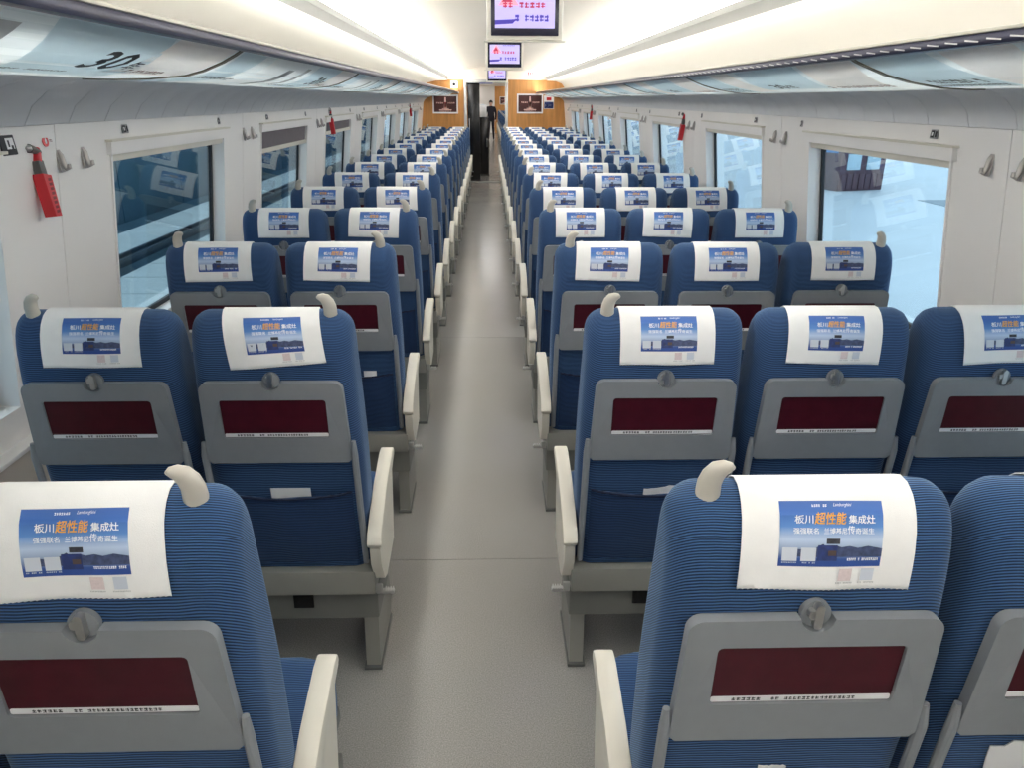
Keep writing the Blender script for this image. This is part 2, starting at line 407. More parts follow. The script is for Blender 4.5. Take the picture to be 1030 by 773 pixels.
# ------------------------------------------------------------------ luggage racks
RACK = {-1: [(-.634, 1.825), (-.665, 1.806), (-.70, 1.788), (-.753, 1.767), (-.80, 1.755), (-.90, 1.747), (-1.0, 1.745), (-1.07, 1.746)],
        1: [(1.02, 1.819), (1.043, 1.806), (1.067, 1.796), (1.134, 1.771), (1.21, 1.752), (1.306, 1.737), (1.40, 1.733), (1.43, 1.734)]}
RSEAM = {-1: 2.227, 1: 2.337}
def prof_at(P, u):
    L = [0]
    for a, b in zip(P, P[1:]): L.append(L[-1]+math.hypot(b[0]-a[0], b[1]-a[1]))
    s = max(0, min(1, u))*L[-1]
    for i in range(len(P)-1):
        if s <= L[i+1]+1e-9:
            t = (s-L[i])/(L[i+1]-L[i]); return (P[i][0]+(P[i+1][0]-P[i][0])*t, P[i][1]+(P[i+1][1]-P[i][1])*t)
for side in (-1, 1):
    P = RACK[side]; word = 'left' if side < 0 else 'right'
    root = thing('luggage_rack', 'overhead luggage rack with pale advert panels along the %s-hand window wall' % word, 'luggage rack', (0, 0, 0), 'overhead luggage racks')
    rnd = random.Random(5)
    seams = [RSEAM[side]+WP*k for k in range(-2, 8)]
    panel = MB().strip(P, .012, WP-.012, SHELFM, .022*(-1 if side < 0 else 1)).mesh('rack_panel', 50)
    # the printed film: u runs from rail to wall, b along the module (b = 0 near the camera on the left side)
    def place(b, u, off=.0012):
        x, z = prof_at(P, u); return (x, b*WP, z-off)
    pr = MB()
    nb = 10
    def band(b0, b1, u0, u1, m, skew=0, off=.0012):
        vs = []; n = 8
        for j in range(n+1):
            u = u0+(u1-u0)*j/n
            for b in (b0, b1):
                bb = b+skew*(j/n); vs.append(place(bb, u, off))
        pr.add(vs, [[2*j, 2*j+1, 2*j+3, 2*j+2] for j in range(n)], m)
    if side < 0:
        band(.008, .992, .01, .985, ADB, 0, .0008)
        band(.02, .14, .02, .95, ADBB, .05); band(.20, .46, .02, .9, ADW, .06); band(.36, .40, .15, .62, INKG, .03, .0016); band(.47, .50, .1, .5, INKG, .03, .0016)
        band(.53, .77, .015, .7, ADBB, .11); band(.785, .985, .015, .5, ADP, .0)
        write(pr, '30', .69, .765, .40, .19, INK, lambda b, u: place(b, u, .002), .02)
        write(pr, '年', .775, .805, .38, .26, INK, lambda b, u: place(b, u, .002), .01)
        scribble(pr, .81, .91, .43, .365, INKR, lambda b, u: place(b, u, .002), 9, rnd)
        scribble(pr, .52, .74, .56, .52, INK, lambda b, u: place(b, u, .002), 18, rnd)
        scribble(pr, .06, .20, .46, .38, INK, lambda b, u: place(b, u, .002), 9, rnd)
    else:
        band(.008, .992, .01, .985, ADB, 0, .0008)
        band(.01, .22, .015, .62, ADP, .10); band(.24, .58, .015, .6, ADBB, .1); band(.64, .78, .015, .72, ADP, .03); band(.81, .99, .015, .7, ADBB, .0)
        write(pr, '30', .57, .50, .56, .40, INK, lambda b, u: place(b, u, .002), .02)
        write(pr, '年', .49, .45, .56, .43, INK, lambda b, u: place(b, u, .002), .01)
        scribble(pr, .33, .09, .62, .54, INKR, lambda b, u: place(b, u, .002), 12, rnd)
        scribble(pr, .97, .83, .57, .46, INK, lambda b, u: place(b, u, .002), 10, rnd)
        scribble(pr, .98, .82, .66, .61, INK, lambda b, u: place(b, u, .002), 16, rnd)
    film = pr.mesh('printed_film', 0)
    sm = MB()
    for d in (-.007, .007): sm.strip([(x, z-.004) for x, z in P], d-.004, d+.004, SEAMM, .008*(-1 if side < 0 else 1))
    sme = sm.mesh('joint_strip')
    for y in seams:
        if y > Y1: continue
        if y > Y0:
            obj('joint_strip', sme, root, (0, y, 0))
        if y+WP < Y1+.3:
            p_ = obj('rack_panel', panel, root, (0, y, 0)); obj('printed_film', film, p_)
    x, z = P[0]
    MB().box(x-.013, x+.013, Y0, Y1, z-.012, z+.012, RAILM, .006).build('front_rail', root)
    MB().box(x-.011, x+.011, Y0, Y1, z+.0125, z+.02, CREAMP, .002).build('rail_lip', root)
    d = MB(); y = Y0+.02 if side > 0 else Y1  # short slanting bright dashes along the rail face
    while y < Y1-.1:
        vs = [(x-side*.0138, y, z-.006), (x-side*.0138, y+.05, z-.001), (x-side*.0138, y+.05, z+.002), (x-side*.0138, y, z-.003)]
        d.add(vs, [[0, 1, 2, 3]], METAL); y += .075
    if side > 0: tag(d.build('rail_dashes', root, 0), kind='stuff')
    # lamp lying on the back of the rack, washing the side ceiling
    xl = P[0][0]+side*.045; zl = P[0][1]
    lt = thing('cove_lamp', 'warm lamp strip lying behind the front rail of %s-hand luggage rack' % word, 'lamp', (0, 0, 0), 'cove lamps')
    MB().box(xl-.028, xl+.028, Y0+.05, Y1-.05, zl-.006, zl+.002, METAL).build('housing', lt, 0)
    MB().box(xl-.024, xl+.024, Y0+.06, Y1-.06, zl+.0025, zl+.009, COVEL).build('tube', lt, 0)

# ------------------------------------------------------------------ end wall, doorway
DX0, DX1, DZ = -.44, .36, 2.035
WTOP = 2.07
ew = thing('wall_end', None, None); tag(ew, kind='structure')
xz = lambda y: (lambda a, b, t: (a, y+t, b))
MB().plate([(-1.5, 0), (DX0-.06, 0), (DX0-.06, WTOP), (-1.5, WTOP)], [], WOOD, xz(Y1), 0, .04).build('wood_panel', ew, 0)
MB().plate([(DX1+.06, 0), (1.8, 0), (1.8, WTOP), (DX1+.06, WTOP)], [], WOOD, xz(Y1), 0, .04).build('wood_panel', ew, 0)
MB().plate([(-1.5, WTOP), (1.8, WTOP), (1.8, 2.42), (-1.5, 2.42)], [], CEILM, xz(Y1), -.01, .04).build('bulkhead', ew, 0)
dr = thing('door_1', None, None); tag(dr, kind='structure')
for a, b in ((DX0-.06, DX0), (DX1, DX1+.06)):
    MB().box(a, b, Y1-.03, Y1+.07, 0, DZ+.035, METAL, .008).build('door_jamb', dr)
MB().box(DX0, DX1, Y1-.03, Y1+.07, DZ-.03, DZ+.035, METAL, .006).build('door_head', dr)
MB().box(DX0, DX1, Y1-.05, Y1+.10, 0, .012, METAL, .004).build('threshold', dr)
leaf = MB().box(DX0+.01, -.17, Y1+.08, Y1+.12, .015, DZ-.03, BLACK, .006).build('door_leaf', dr)
MB().box(-.40, -.385, Y1+.045, Y1+.079, .9, 1.3, METAL, .004).build('door_handle', leaf)
wb = MB().box(-1.5, 1.8, Y0-.05, Y0, 0, 2.42, WALLM).build('wall_back', None, 0); tag(wb, kind='structure')

def poster(x0, x1, z0, z1, y, label, nm='framed_poster'):
    t = thing(nm, label, 'poster', ((x0+x1)/2, y, z0), 'framed posters on the wood walls')
    hw, h = (x1-x0)/2, z1-z0
    pl = lambda a, b, tt: (a, tt, b)
    MB().plate([(-hw, 0), (hw, 0), (hw, h), (-hw, h)], [[(-hw+.03, .03), (hw-.03, .03), (hw-.03, h-.03), (-hw+.03, h-.03)]], LABELW, pl, -.022, 0).build('frame', t, 0)
    p = MB(); p.plate([(-hw+.03, .03), (hw-.03, .03), (hw-.03, h-.03), (-hw+.03, h-.03)], [], BROWN, pl, -.012, -.001)
    q = lambda a, b: (a, -.0135, b)
    p.add([q(-.03, h*.22), q(.03, h*.22), q(.014, h*.86), q(-.014, h*.86)], [[0, 1, 2, 3]], PINKW)
    p.add([q(-.02, h*.3), q(.02, h*.3), q(.022, h*.6), q(-.022, h*.6)], [[0, 1, 2, 3]], RED)
    patch(p, -.13, .13, h*.17, h*.215, PINKW, q); patch(p, -.07, .07, h*.24, h*.27, PINKW, q)
    rnd = random.Random(2)
    scribble(p, -.19, -.04, h*.52, h*.60, PINKW, q, 4, rnd); scribble(p, .05, .20, h*.52, h*.60, PINKW, q, 4, rnd)
    scribble(p, -.12, .12, h*.1, h*.14, PINKW, q, 12, rnd)
    p.build('picture', t, 0)
    return t
poster(-1.155, -.625, 1.40, 1.775, Y1-.001, 'dark brown framed poster on wood wall left of the end doorway')
poster(.61, 1.157, 1.41, 1.80, Y1-.001, 'dark brown framed poster on wood wall right of the end doorway')
t = thing('notice_board', 'small red and blue notice beside the poster right of the end doorway', 'sign', (1.28, Y1-.001, 1.50))
MB().box(-.105, .105, -.01, 0, 0, .265, LABELW, .003).build('board', t)
q = lambda a, b: (a, -.0112, b)
p = MB(); patch(p, -.095, .095, .01, .14, MATS['navy_ink'], q); patch(p, -.05, .05, .17, .23, RED, q); scribble(p, -.08, .08, .05, .09, WHITEI, q, 6, random.Random(3)); p.build('print', t, 0)
t = thing('wall_speaker', 'small white plate with a black round eye above left poster', 'speaker', (-.70, Y1-.001, 1.90))
MB().box(-.075, .075, -.02, 0, 0, .14, LABELW, .006).build('plate', t)
MB().tube([(0, -.021, .075), (0, -.034, .075)], .032, BLACK, 16).build('eye', t)
t = thing('destination_sign', 'small white sign with red print on bulkhead above the wood wall', 'sign', (.915, Y1-.011, 2.15))
MB().box(-.11, .11, -.012, 0, 0, .085, LABELW, .004).build('plate', t)
p = MB(); scribble(p, -.095, .095, .012, .073, RED, lambda a, b: (a, -.0132, b), 4, random.Random(9)); p.build('print', t, 0)
t = thing('wall_shelf', 'small white box under the round wall eye beside left poster', 'box', (-.73, Y1-.001, 1.80))
MB().box(-.13, .13, -.08, 0, 0, .03, LABELW, .005).build('body', t); MB().box(-.12, .12, -.083, -.081, .008, .02, INKG).build('slot', t, 0)

# ------------------------------------------------------------------ vestibule and the next coach seen through the doorway
YV = 20.6; YE = 43.0
nf = MB().box(-1.5, 1.78, Y1+.105, YE, -.05, 0, FLOORM).build('floor_next_coach', None, 0); nf.name = 'floor'; tag(nf, kind='structure')
vw = thing('wall_vestibule', None, None); tag(vw, kind='structure')
MB().box(-1.52, -.60, Y1+.13, YV, 0, 2.3, WALLM).build('vestibule_side', vw, 0)
MB().box(.62, 1.8, Y1+.13, YV, 0, 2.3, WALLM).build('vestibule_side', vw, 0)
MB().box(-1.52, -.55, YV+.001, YV+.06, 0, 2.3, WOOD).build('wood_panel', vw, 0)
MB().box(.48, 1.8, YV+.001, YV+.06, 0, 2.3, WOOD).build('wood_panel', vw, 0)
nc = thing('ceiling', None, None); tag(nc, kind='structure')
MB().box(-.6, .62, Y1+.13, YV, 2.16, 2.2, CEILM).build('vestibule_ceiling', nc, 0)
MB().box(-.2, .25, Y1+.8, YV-.8, 2.145, 2.159, LIGHTM).build('light_diffuser', nc, 0)
MB().box(-1.5, 1.78, YV+.06, YE, 2.3, 2.34, CEILM).build('saloon_ceiling', nc, 0)
for a, b in ((-.76, -.52), (.9, 1.12)): MB().box(a, b, YV+.2, YE, 2.27, 2.29, LIGHTM).build('light_diffuser', nc, 0)
ns = thing('wall_next_coach', None, None); tag(ns, kind='structure')
MB().box(-1.55, -1.45, YV+.07, YE, 0, 2.3, WALLM).build('side_panel', ns, 0)
MB().box(1.70, 1.80, YV+.07, YE, 0, 2.3, WALLM).build('side_panel', ns, 0)
MB().box(-1.55, -.45, YE, YE+.05, 0, 2.34, WOOD).build('wood_panel', ns, 0)
MB().box(.36, 1.8, YE, YE+.05, 0, 2.34, WOOD).build('wood_panel', ns, 0)
MB().box(-.45, .36, YE, YE+.05, 0, 2.34, WALLM).build('door_panel', ns, 0)
poster(.62, 1.16, 1.41, 1.80, YE-.001, 'dark brown framed poster far off in the next coach seen through doorway')
t = thing('service_cabinet', 'black cabinet standing in vestibule beyond the end doorway', 'cabinet', (-.10, 18.6, 0))
MB().box(-.17, .12, 0, .5, .05, 1.30, BLACK, .01).build('body', t); MB().box(-.17, .12, .02, .48, 0, .05, DGREY).build('plinth', t, 0)
MB().box(-.155, .105, -.012, 0, .1, 1.26, BLACK, .006).build('door', t); MB().box(.07, .085, -.035, -.012, .65, .85, METAL, .004).build('handle', t)
t = thing('paper_box', 'white box on top of the black vestibule cabinet', 'box', (-.13, 18.8, 1.301))
MB().box(-.1, .1, -.1, .1, 0, .26, LABELW, .012).build('body', t); MB().box(-.05, .05, -.06, .06, .258, .275, PALEI, .006).build('lid', t)
t = thing('route_display', 'small blue display over the far doorway in the vestibule', 'sign', (-.05, YV-.10, 2.03))
MB().box(-.2, .2, 0, .06, 0, .11, LABELW, .006).build('case', t)
MB().box(-.17, .17, -.004, -.0005, .02, .09, mat('display_blue', (40, 60, 150), .3, emit=.6)).build('panel', t, 0)

# ------------------------------------------------------------------ ceiling televisions
TVB = mat('tv_bezel_navy', (24, 22, 48), .25, var=.1)
TVS = mat('tv_screen_lilac', (186, 176, 238), .4, var=.04, emit=.42)
TVP = mat('tv_pink', (244, 150, 170), .4, emit=.6); TVR = mat('tv_red', (176, 50, 84), .4, emit=.4); TVN = mat('tv_blue', (64, 52, 160), .4, emit=.4); TVW = mat('tv_case_cream', (228, 224, 212), .45)
def make_tv():
    t = thing('ceiling_television', 'tv', 'television', (0, 0, 0), 'televisions under the ceiling')
    W_, h = .168, .235
    MB().box(-W_-.022, W_+.022, .0, .09, -.022, h+.012, TVW, .012).build('case', t)
    MB().box(-W_-.035, W_+.035, -.012, .02, -.03, -.023, TVW, .003).build('lower_lip', t)
    MB().box(-.10, .14, .02, .08, h+.013, .33, TVW, .006).build('bracket', t)
    b = MB().box(-W_, W_, -.008, -.0005, 0, h, TVB, .003).build('bezel', t)
    q = lambda a, z: (a, -.0095, z)
    p = MB(); patch(p, -.148, .148, .034, h-.026, TVS, lambda a, z: (a, -.009, z))
    p.add([q(-.13, .135), q(-.03, .135), q(-.085, .21)], [[0, 1, 2]], TVP)
    p.add([(-.115, -.0098, .15), (-.06, -.0098, .15), (-.085, -.0098, .19)], [[0, 1, 2]], TVR)
    p.add([q(-.148, .07), q(-.04, .075), q(-.06, .055), q(-.148, .05)], [[0, 1, 2, 3]], TVN)
    rnd = random.Random(11)
    scribble(p, -.11, .13, .125, .150, TVR, lambda a, z: (a, -.0100, z), 9, rnd)
    scribble(p, -.05, .12, .065, .095, TVN, lambda a, z: (a, -.0100, z), 7, rnd)
    scribble(p, -.02, .10, h-.038, h-.03, TVN, lambda a, z: (a, -.0100, z), 9, rnd)
    p.build('screen', b, 0)
    return t
tv = make_tv()
for i, (x, y, lab) in enumerate(((.185, 4.2, 'nearest and largest television hanging under the ceiling above the aisle'), (.17, 8.35, 'middle television of three hanging in a line under the ceiling'), (.165, 14.7, 'farthest and smallest television just above the end doorway'))):
    o = tv if i == 0 else copy_tree(tv)
    o.location = (x, y, 1.995); o['label'] = lab

# ------------------------------------------------------------------ seats
PROF = [(.075, .40), (.045, .62), (.018, .85), (.004, 1.0), (.004, 1.075), (.012, 1.127), (.026, 1.162), (.048, 1.185), (.075, 1.193), (.102, 1.187),
        (.125, 1.167), (.14, 1.132), (.15, 1.06), (.158, .95), (.172, .75), (.19, .58), (.20, .47), (.19, .40)]
def resample(P, n):
    L = [0]
    for a, b in zip(P, P[1:]): L.append(L[-1]+math.hypot(b[0]-a[0], b[1]-a[1]))
    out = []; i = 0
    for k in range(n):
        s = L[-1]*k/(n-1)
        while i < len(P)-2 and s > L[i+1]: i += 1
        t = (s-L[i])/(L[i+1]-L[i]); out.append((P[i][0]+(P[i+1][0]-P[i][0])*t, P[i][1]+(P[i+1][1]-P[i][1])*t))
    return out
def smoothp(P, it=2):
    for _ in range(it):
        P = [P[0]]+[((a[0]+2*b[0]+c[0])/4, (a[1]+2*b[1]+c[1])/4) for a, b, c in zip(P, P[1:], P[2:])]+[P[-1]]
    return P
SP = smoothp(resample(PROF, 64), 3)
def nrm(P, i):
    a, b = P[max(i-1, 0)], P[min(i+1, len(P)-1)]; d = Vector((b[0]-a[0], b[1]-a[1])).normalized()
    return (-d.y, d.x)                     # outward of a loop that runs rear-bottom, up, over, down the front
CROWN = max(range(len(SP)), key=lambda i: SP[i][1])
SL = [0]
for a, b in zip(SP, SP[1:]): SL.append(SL[-1]+math.hypot(b[0]-a[0], b[1]-a[1]))
def surf(s, off=0):
    """s measured from the crown, positive down the rear face -> (y, z)"""
    t = SL[CROWN]-s; t = max(0, min(SL[-1], t))
    for i in range(len(SP)-1):
        if t <= SL[i+1]+1e-9:
            k = (t-SL[i])/(SL[i+1]-SL[i]); n0, n1 = nrm(SP, i), nrm(SP, i+1)
            return (SP[i][0]+(SP[i+1][0]-SP[i][0])*k+off*(n0[0]*(1-k)+n1[0]*k), SP[i][1]+(SP[i+1][1]-SP[i][1])*k+off*(n0[1]*(1-k)+n1[1]*k))
HW = .209
def rear(z, off=0):
    for i in range(CROWN):
        if SP[i][1] <= z <= SP[i+1][1]:
            k = (z-SP[i][1])/(SP[i+1][1]-SP[i][1]); return SP[i][0]+(SP[i+1][0]-SP[i][0])*k-off
    return SP[0][0]-off
def backrest_mesh():
    R = .05; xs = []
    for k in range(9):
        a = math.pi/2*k/8; xs.append((HW-R+R*math.sin(a), R-R*math.cos(a)))
    cols = [(-x, d) for x, d in reversed(xs)]+[(-.08, 0), (0, 0), (.08, 0)]+xs
    mb = MB(); vs = []; n = len(SP); fs = []
    for x, d in cols:
        for i, (y, z) in enumerate(SP):
            nx = nrm(SP, i)
            wf = 1+.03*math.sin(max(0, min(1, (z-.45)/.6))*math.pi)*(1 if abs(x) > .1 else 0)
            fy = 1.0 if y < .09 else 1.0
            bolster = .018*max(0, (abs(x)-.10)/.11)*max(0, min(1, (i-CROWN-1)/14))
            vs.append((x*wf, y-nx[0]*d*fy+bolster, z-nx[1]*d))
    for c in range(len(cols)-1):
        for i in range(n-1): fs.append([c*n+i, c*n+i+1, (c+1)*n+i+1, (c+1)*n+i])
        fs.append([c*n+n-1, c*n, (c+1)*n, (c+1)*n+n-1])
    for c in (0, len(cols)-1):
        for i in range(n//2-1): fs.append([c*n+i, c*n+i+1, c*n+n-2-i, c*n+n-1-i])
    mb.add(vs, fs, FAB); return mb.mesh('backrest', 60)

def tray_shape():
    """outline of the folding tray with the round notch for the latch; (x, z)"""
    z0, z1 = .775, 1.012; wb, wt = .192, .184; r = .022; out = []
    def corner(cx, cz, a0, a1, n=5):
        for i in range(n+1):
            a = math.radians(a0+(a1-a0)*i/n); out.append((cx+r*math.cos(a), cz+r*math.sin(a)))
    corner(wt-r, z1-r, 5, 90)
    nr = .025; zc = z1+.004
    for i in range(9):
        a = math.radians(-8-164*i/8); out.append((nr*math.cos(a), zc+nr*math.sin(a)))
    corner(-wt+r, z1-r, 90, 175); out.append((-wb, z0+.01)); out.append((-wb+.01, z0)); out.append((wb-.01, z0)); out.append((wb, z0+.01))
    return out
def on_rear(a, b, t): return (a, rear(b)-t, b)
SEATM = {}
def seat_meshes():
    M = SEATM
    M['backrest'] = backrest_mesh()
    # seat cushion
    bm = bmesh.new(); bmesh.ops.create_cube(bm, size=1); bmesh.ops.bevel(bm, geom=bm.edges[:], offset=.22, segments=4, profile=.5, affect='EDGES')
    M['cushion'] = None; mb = MB()
    mb.bm(bm, FAB, lambda v: Vector((v.x*.42, .37+v.y*.46, .395+v.z*.125+.03*(v.y))))
    M['seat_cushion'] = mb.mesh('seat_cushion', 60)
    mb = MB(); mb.box(-.205, .205, .14, .56, .30, .345, DGREY, .015); M['cushion_pan'] = mb.mesh('cushion_pan')
    # folded tray table
    SCR = rrect(-.138, .138, .852, .964, .008, 3)
    mb = MB(); mb.plate(tray_shape(), [SCR], GREY, on_rear, .004, .024); M['tray_table'] = mb.mesh('tray_table', 30)
    mb = MB(); mb.plate(rrect(-.1375, .1375, .8525, .9635, .007, 3), [], MAROON, on_rear, .005, .0185); M['inset_panel'] = mb.mesh('inset_panel', 0)
    mb = MB(); mb.plate(rrect(-.136, .136, .854, .865, .003, 2), [], LABELW, on_rear, .019, .0195)
    rnd = random.Random(4); P_ = lambda a, b: on_rear(a, b, .0199)
    scribble(mb, -.105, -.06, .8565, .8625, INK, P_, 6, rnd); scribble(mb, -.045, .09, .8565, .8625, INK, P_, 20, rnd)
    M['warning_label'] = mb.mesh('warning_label', 0)
    mb = MB(); mb.plate([(.022*math.cos(a*math.pi/12), 1.014+.022*math.sin(a*math.pi/12)) for a in range(24)], [], GREY, on_rear, .003, .012); M['latch_plate'] = mb.mesh('latch_plate')
    mb = MB(); mb.plate(rrect(-.006, .006, .996, 1.036, .005, 3), [], METAL, on_rear, .012, .024); mb.plate(rrect(-.014, .0, 1.012, 1.026, .005, 3), [], METAL, on_rear, .012, .022); M['latch_knob'] = mb.mesh('latch_knob')
    for s, nm in ((-1, 'armL'), (1, 'armR')):
        mb = MB(); x = s*.1985
        mb.tube([(x, rear(.83)-.016, .838), (x+s*.001, rear(.8)-.020, .80), (x+s*.002, rear(.6)-.018, .6), (x+s*.002, rear(.44)-.012, .425)], [.006, .0095, .0095, .0085], GREY, 10)
        M[nm] = mb.mesh('tray_arm')
    # literature pocket: a sagging fabric pouch
    vs = []; nx, nz = 14, 10
    for j in range(nz+1):
        v = j/nz
        for i in range(nx+1):
            u = i/nx*2-1; z = .425+(.668-.012*(1-u*u)-.425)*v
            bul = .004+.022*(1-u*u)**.7*(math.sin(math.pi*min(1, v*.62+.12)))+.004*math.sin(7*u+3*v)*(1-u*u)
            vs.append((u*.178, rear(z)-bul, z))
    N = len(vs); vs += [(x, y+.006, z) for x, y, z in vs]
    fs = [[j*(nx+1)+i, j*(nx+1)+i+1, (j+1)*(nx+1)+i+1, (j+1)*(nx+1)+i] for j in range(nz) for i in range(nx)]
    fs += [[a+N for a in f][::-1] for f in fs]
    fs += [[nz*(nx+1)+i, nz*(nx+1)+i+1, nz*(nx+1)+i+1+N, nz*(nx+1)+i+N] for i in range(nx)]
    mb = MB(); mb.add(vs, fs, FABD); M['seat_pocket'] = mb.mesh('seat_pocket', 60)
    mb = MB(); mb.tube([(-.178+.356*i/12, rear(.66)-.007-.018*(1-(i/6-1)**2)**.7 if 0 < i < 12 else rear(.66)-.006, .668-.012*(1-(i/6-1)**2)) for i in range(13)], .0035, PIPE, 6); M['pocket_hem'] = mb.mesh('pocket_hem')
    for s in (-1, 1):
        # curved grab handle; the tip leans towards the middle of the seat
        mb = MB(); x = s*.154
        mb.tube([(x, .058, 1.155), (x, .056, 1.182), (x, .053, 1.195), (x-s*.003, .050, 1.207), (x-s*.009, .047, 1.217), (x-s*.017, .044, 1.222), (x-s*.025, .042, 1.223), (x-s*.030, .041, 1.222)],
                [.0185, .0178, .0172, .0164, .0146, .0115, .0075, .002], HORN, 18, flat=.8)
        M['handle%d' % s] = mb.mesh('grab_handle', 60)
        # aisle armrest: sloping pad over a tapering side panel
        xa, xb = s*.214, s*.256; x0, x1 = min(xa, xb), max(xa, xb)
        pad = [(.00, .515), (.01, .500), (.05, .505), (.20, .555), (.33, .612), (.365, .622), (.375, .635), (.368, .650), (.33, .652), (.20, .622), (.08, .575), (.02, .545)]
        bm = MB(); bm.plate(pad, [], CREAMP, lambda a, b, t: (t, a, b), x0, x1)
        me = bm.mesh('armrest_pad'); b2 = bmesh.new(); b2.from_mesh(me); bmesh.ops.bevel(b2, geom=[e for e in b2.edges if e.is_manifold and e.calc_face_angle() > .9], offset=.006, segments=2, profile=.6, affect='EDGES'); b2.to_mesh(me); b2.free()
        me.polygons.foreach_set('use_smooth', [True]*len(me.polygons)); me.set_sharp_from_angle(angle=.7)
        M['pad%d' % s] = me
        side = [(.015, .495), (.02, .44), (.07, .36), (.12, .34), (.30, .36), (.345, .60), (.33, .600), (.20, .547), (.05, .497)]
        bm = MB(); bm.plate(side, [], CREAMP, lambda a, b, t: (t, a, b), x0+.006, x1-.006); M['panel%d' % s] = bm.mesh('armrest_panel')
        bm = MB(); bm.box(*sorted((s*.250, s*.285)), .0, .018, .352, .362, METAL, .003)
        for i in range(4): bm.box(*sorted((s*(.258+.007*i), s*(.261+.007*i))), -.002, .02, .362, .366, METAL)
        bm.box(*sorted((s*.232, s*.252)), .004, .014, .350, .380, METAL, .003); M['lever%d' % s] = bm.mesh('recline_lever')
    # slim armrest between two seats
    bm = MB(); bm.box(-.0085, .0085, .215, .42, .575, .605, DGREY, .006); bm.box(-.006, .006, .23, .26, .40, .58, DGREY); M['mid_arm'] = bm.mesh('centre_armrest')
seat_meshes()

def base_meshes():
    # every seat stands on its own length of beam and sill; the end seats of a unit carry the pedestals
    M = SEATM
    M['cross_beam'] = MB().box(-.2238, .2238, .045, .125, .318, .398, BASEG, .006).mesh('cross_beam')
    M['sill_box'] = MB().box(-.2238, .2238, .085, .30, .205, .312, SILLG, .008).mesh('sill_box')
    M['front_beam'] = MB().box(-.2238, .2238, .34, .46, .24, .298, DGREY, .006).mesh('front_beam')
    M['socket'] = MB().box(-.03, .03, .078, .084, .25, .30, BLACK, .002).mesh('socket')
    for s in (-1, 1):
        x = s*.192
        M['ped%d' % s] = MB().plate([(.105, 0), (.36, 0), (.40, .06), (.38, .204), (.12, .204)], [], BASEG, lambda a, b, t: (t, a, b), x-.022, x+.022).mesh('pedestal')
        M['foot%d' % s] = MB().box(x-.028, x+.028, .095, .37, 0, .012, DGREY, .003).mesh('foot_plate')
SILLG = mat('sill_grey', (118, 118, 113), .55, var=.05)
base_meshes()
def make_seat(handle, aisle, centre):
    """handle: side of the grab handle (-1/0/1); aisle: side of the aisle armrest (-1/0/1); centre: side of the shared armrest"""
    t = thing('train_seat', 'seat', 'seat', (0, 0, 0), 'train seats in rows')
    obj('backrest', SEATM['backrest'], t); obj('seat_cushion', SEATM['seat_cushion'], t); obj('cushion_pan', SEATM['cushion_pan'], t)
    tr = tag(obj('tray_table', SEATM['tray_table'], t), 'grey folded tray table')
    tag(obj('inset_panel', SEATM['inset_panel'], tr), 'dark maroon inset panel'); tag(obj('warning_label', SEATM['warning_label'], tr), 'white strip of small print')
    lp = obj('latch_plate', SEATM['latch_plate'], t); obj('latch_knob', SEATM['latch_knob'], lp)
    obj('tray_arm', SEATM['armL'], t); obj('tray_arm', SEATM['armR'], t)
    pk = obj('seat_pocket', SEATM['seat_pocket'], t); obj('pocket_hem', SEATM['pocket_hem'], pk)
    obj('cross_beam', SEATM['cross_beam'], t); sb = obj('sill_box', SEATM['sill_box'], t); obj('front_beam', SEATM['front_beam'], t)
    if aisle: obj('socket', SEATM['socket'], sb)
    if handle: pd = obj('pedestal', SEATM['ped%d' % handle], t); obj('foot_plate', SEATM['foot%d' % handle], pd)
    if handle: tag(obj('grab_handle', SEATM['handle%d' % handle], t), 'curved cream grab handle')
    if aisle:
        a = tag(obj('armrest_pad', SEATM['pad%d' % aisle], t), 'cream armrest'); obj('armrest_panel', SEATM['panel%d' % aisle], a); obj('recline_lever', SEATM['lever%d' % aisle], a)
    if centre:
        c = obj('centre_armrest', SEATM['mid_arm'], t); c.location.x = centre*.224
    return t

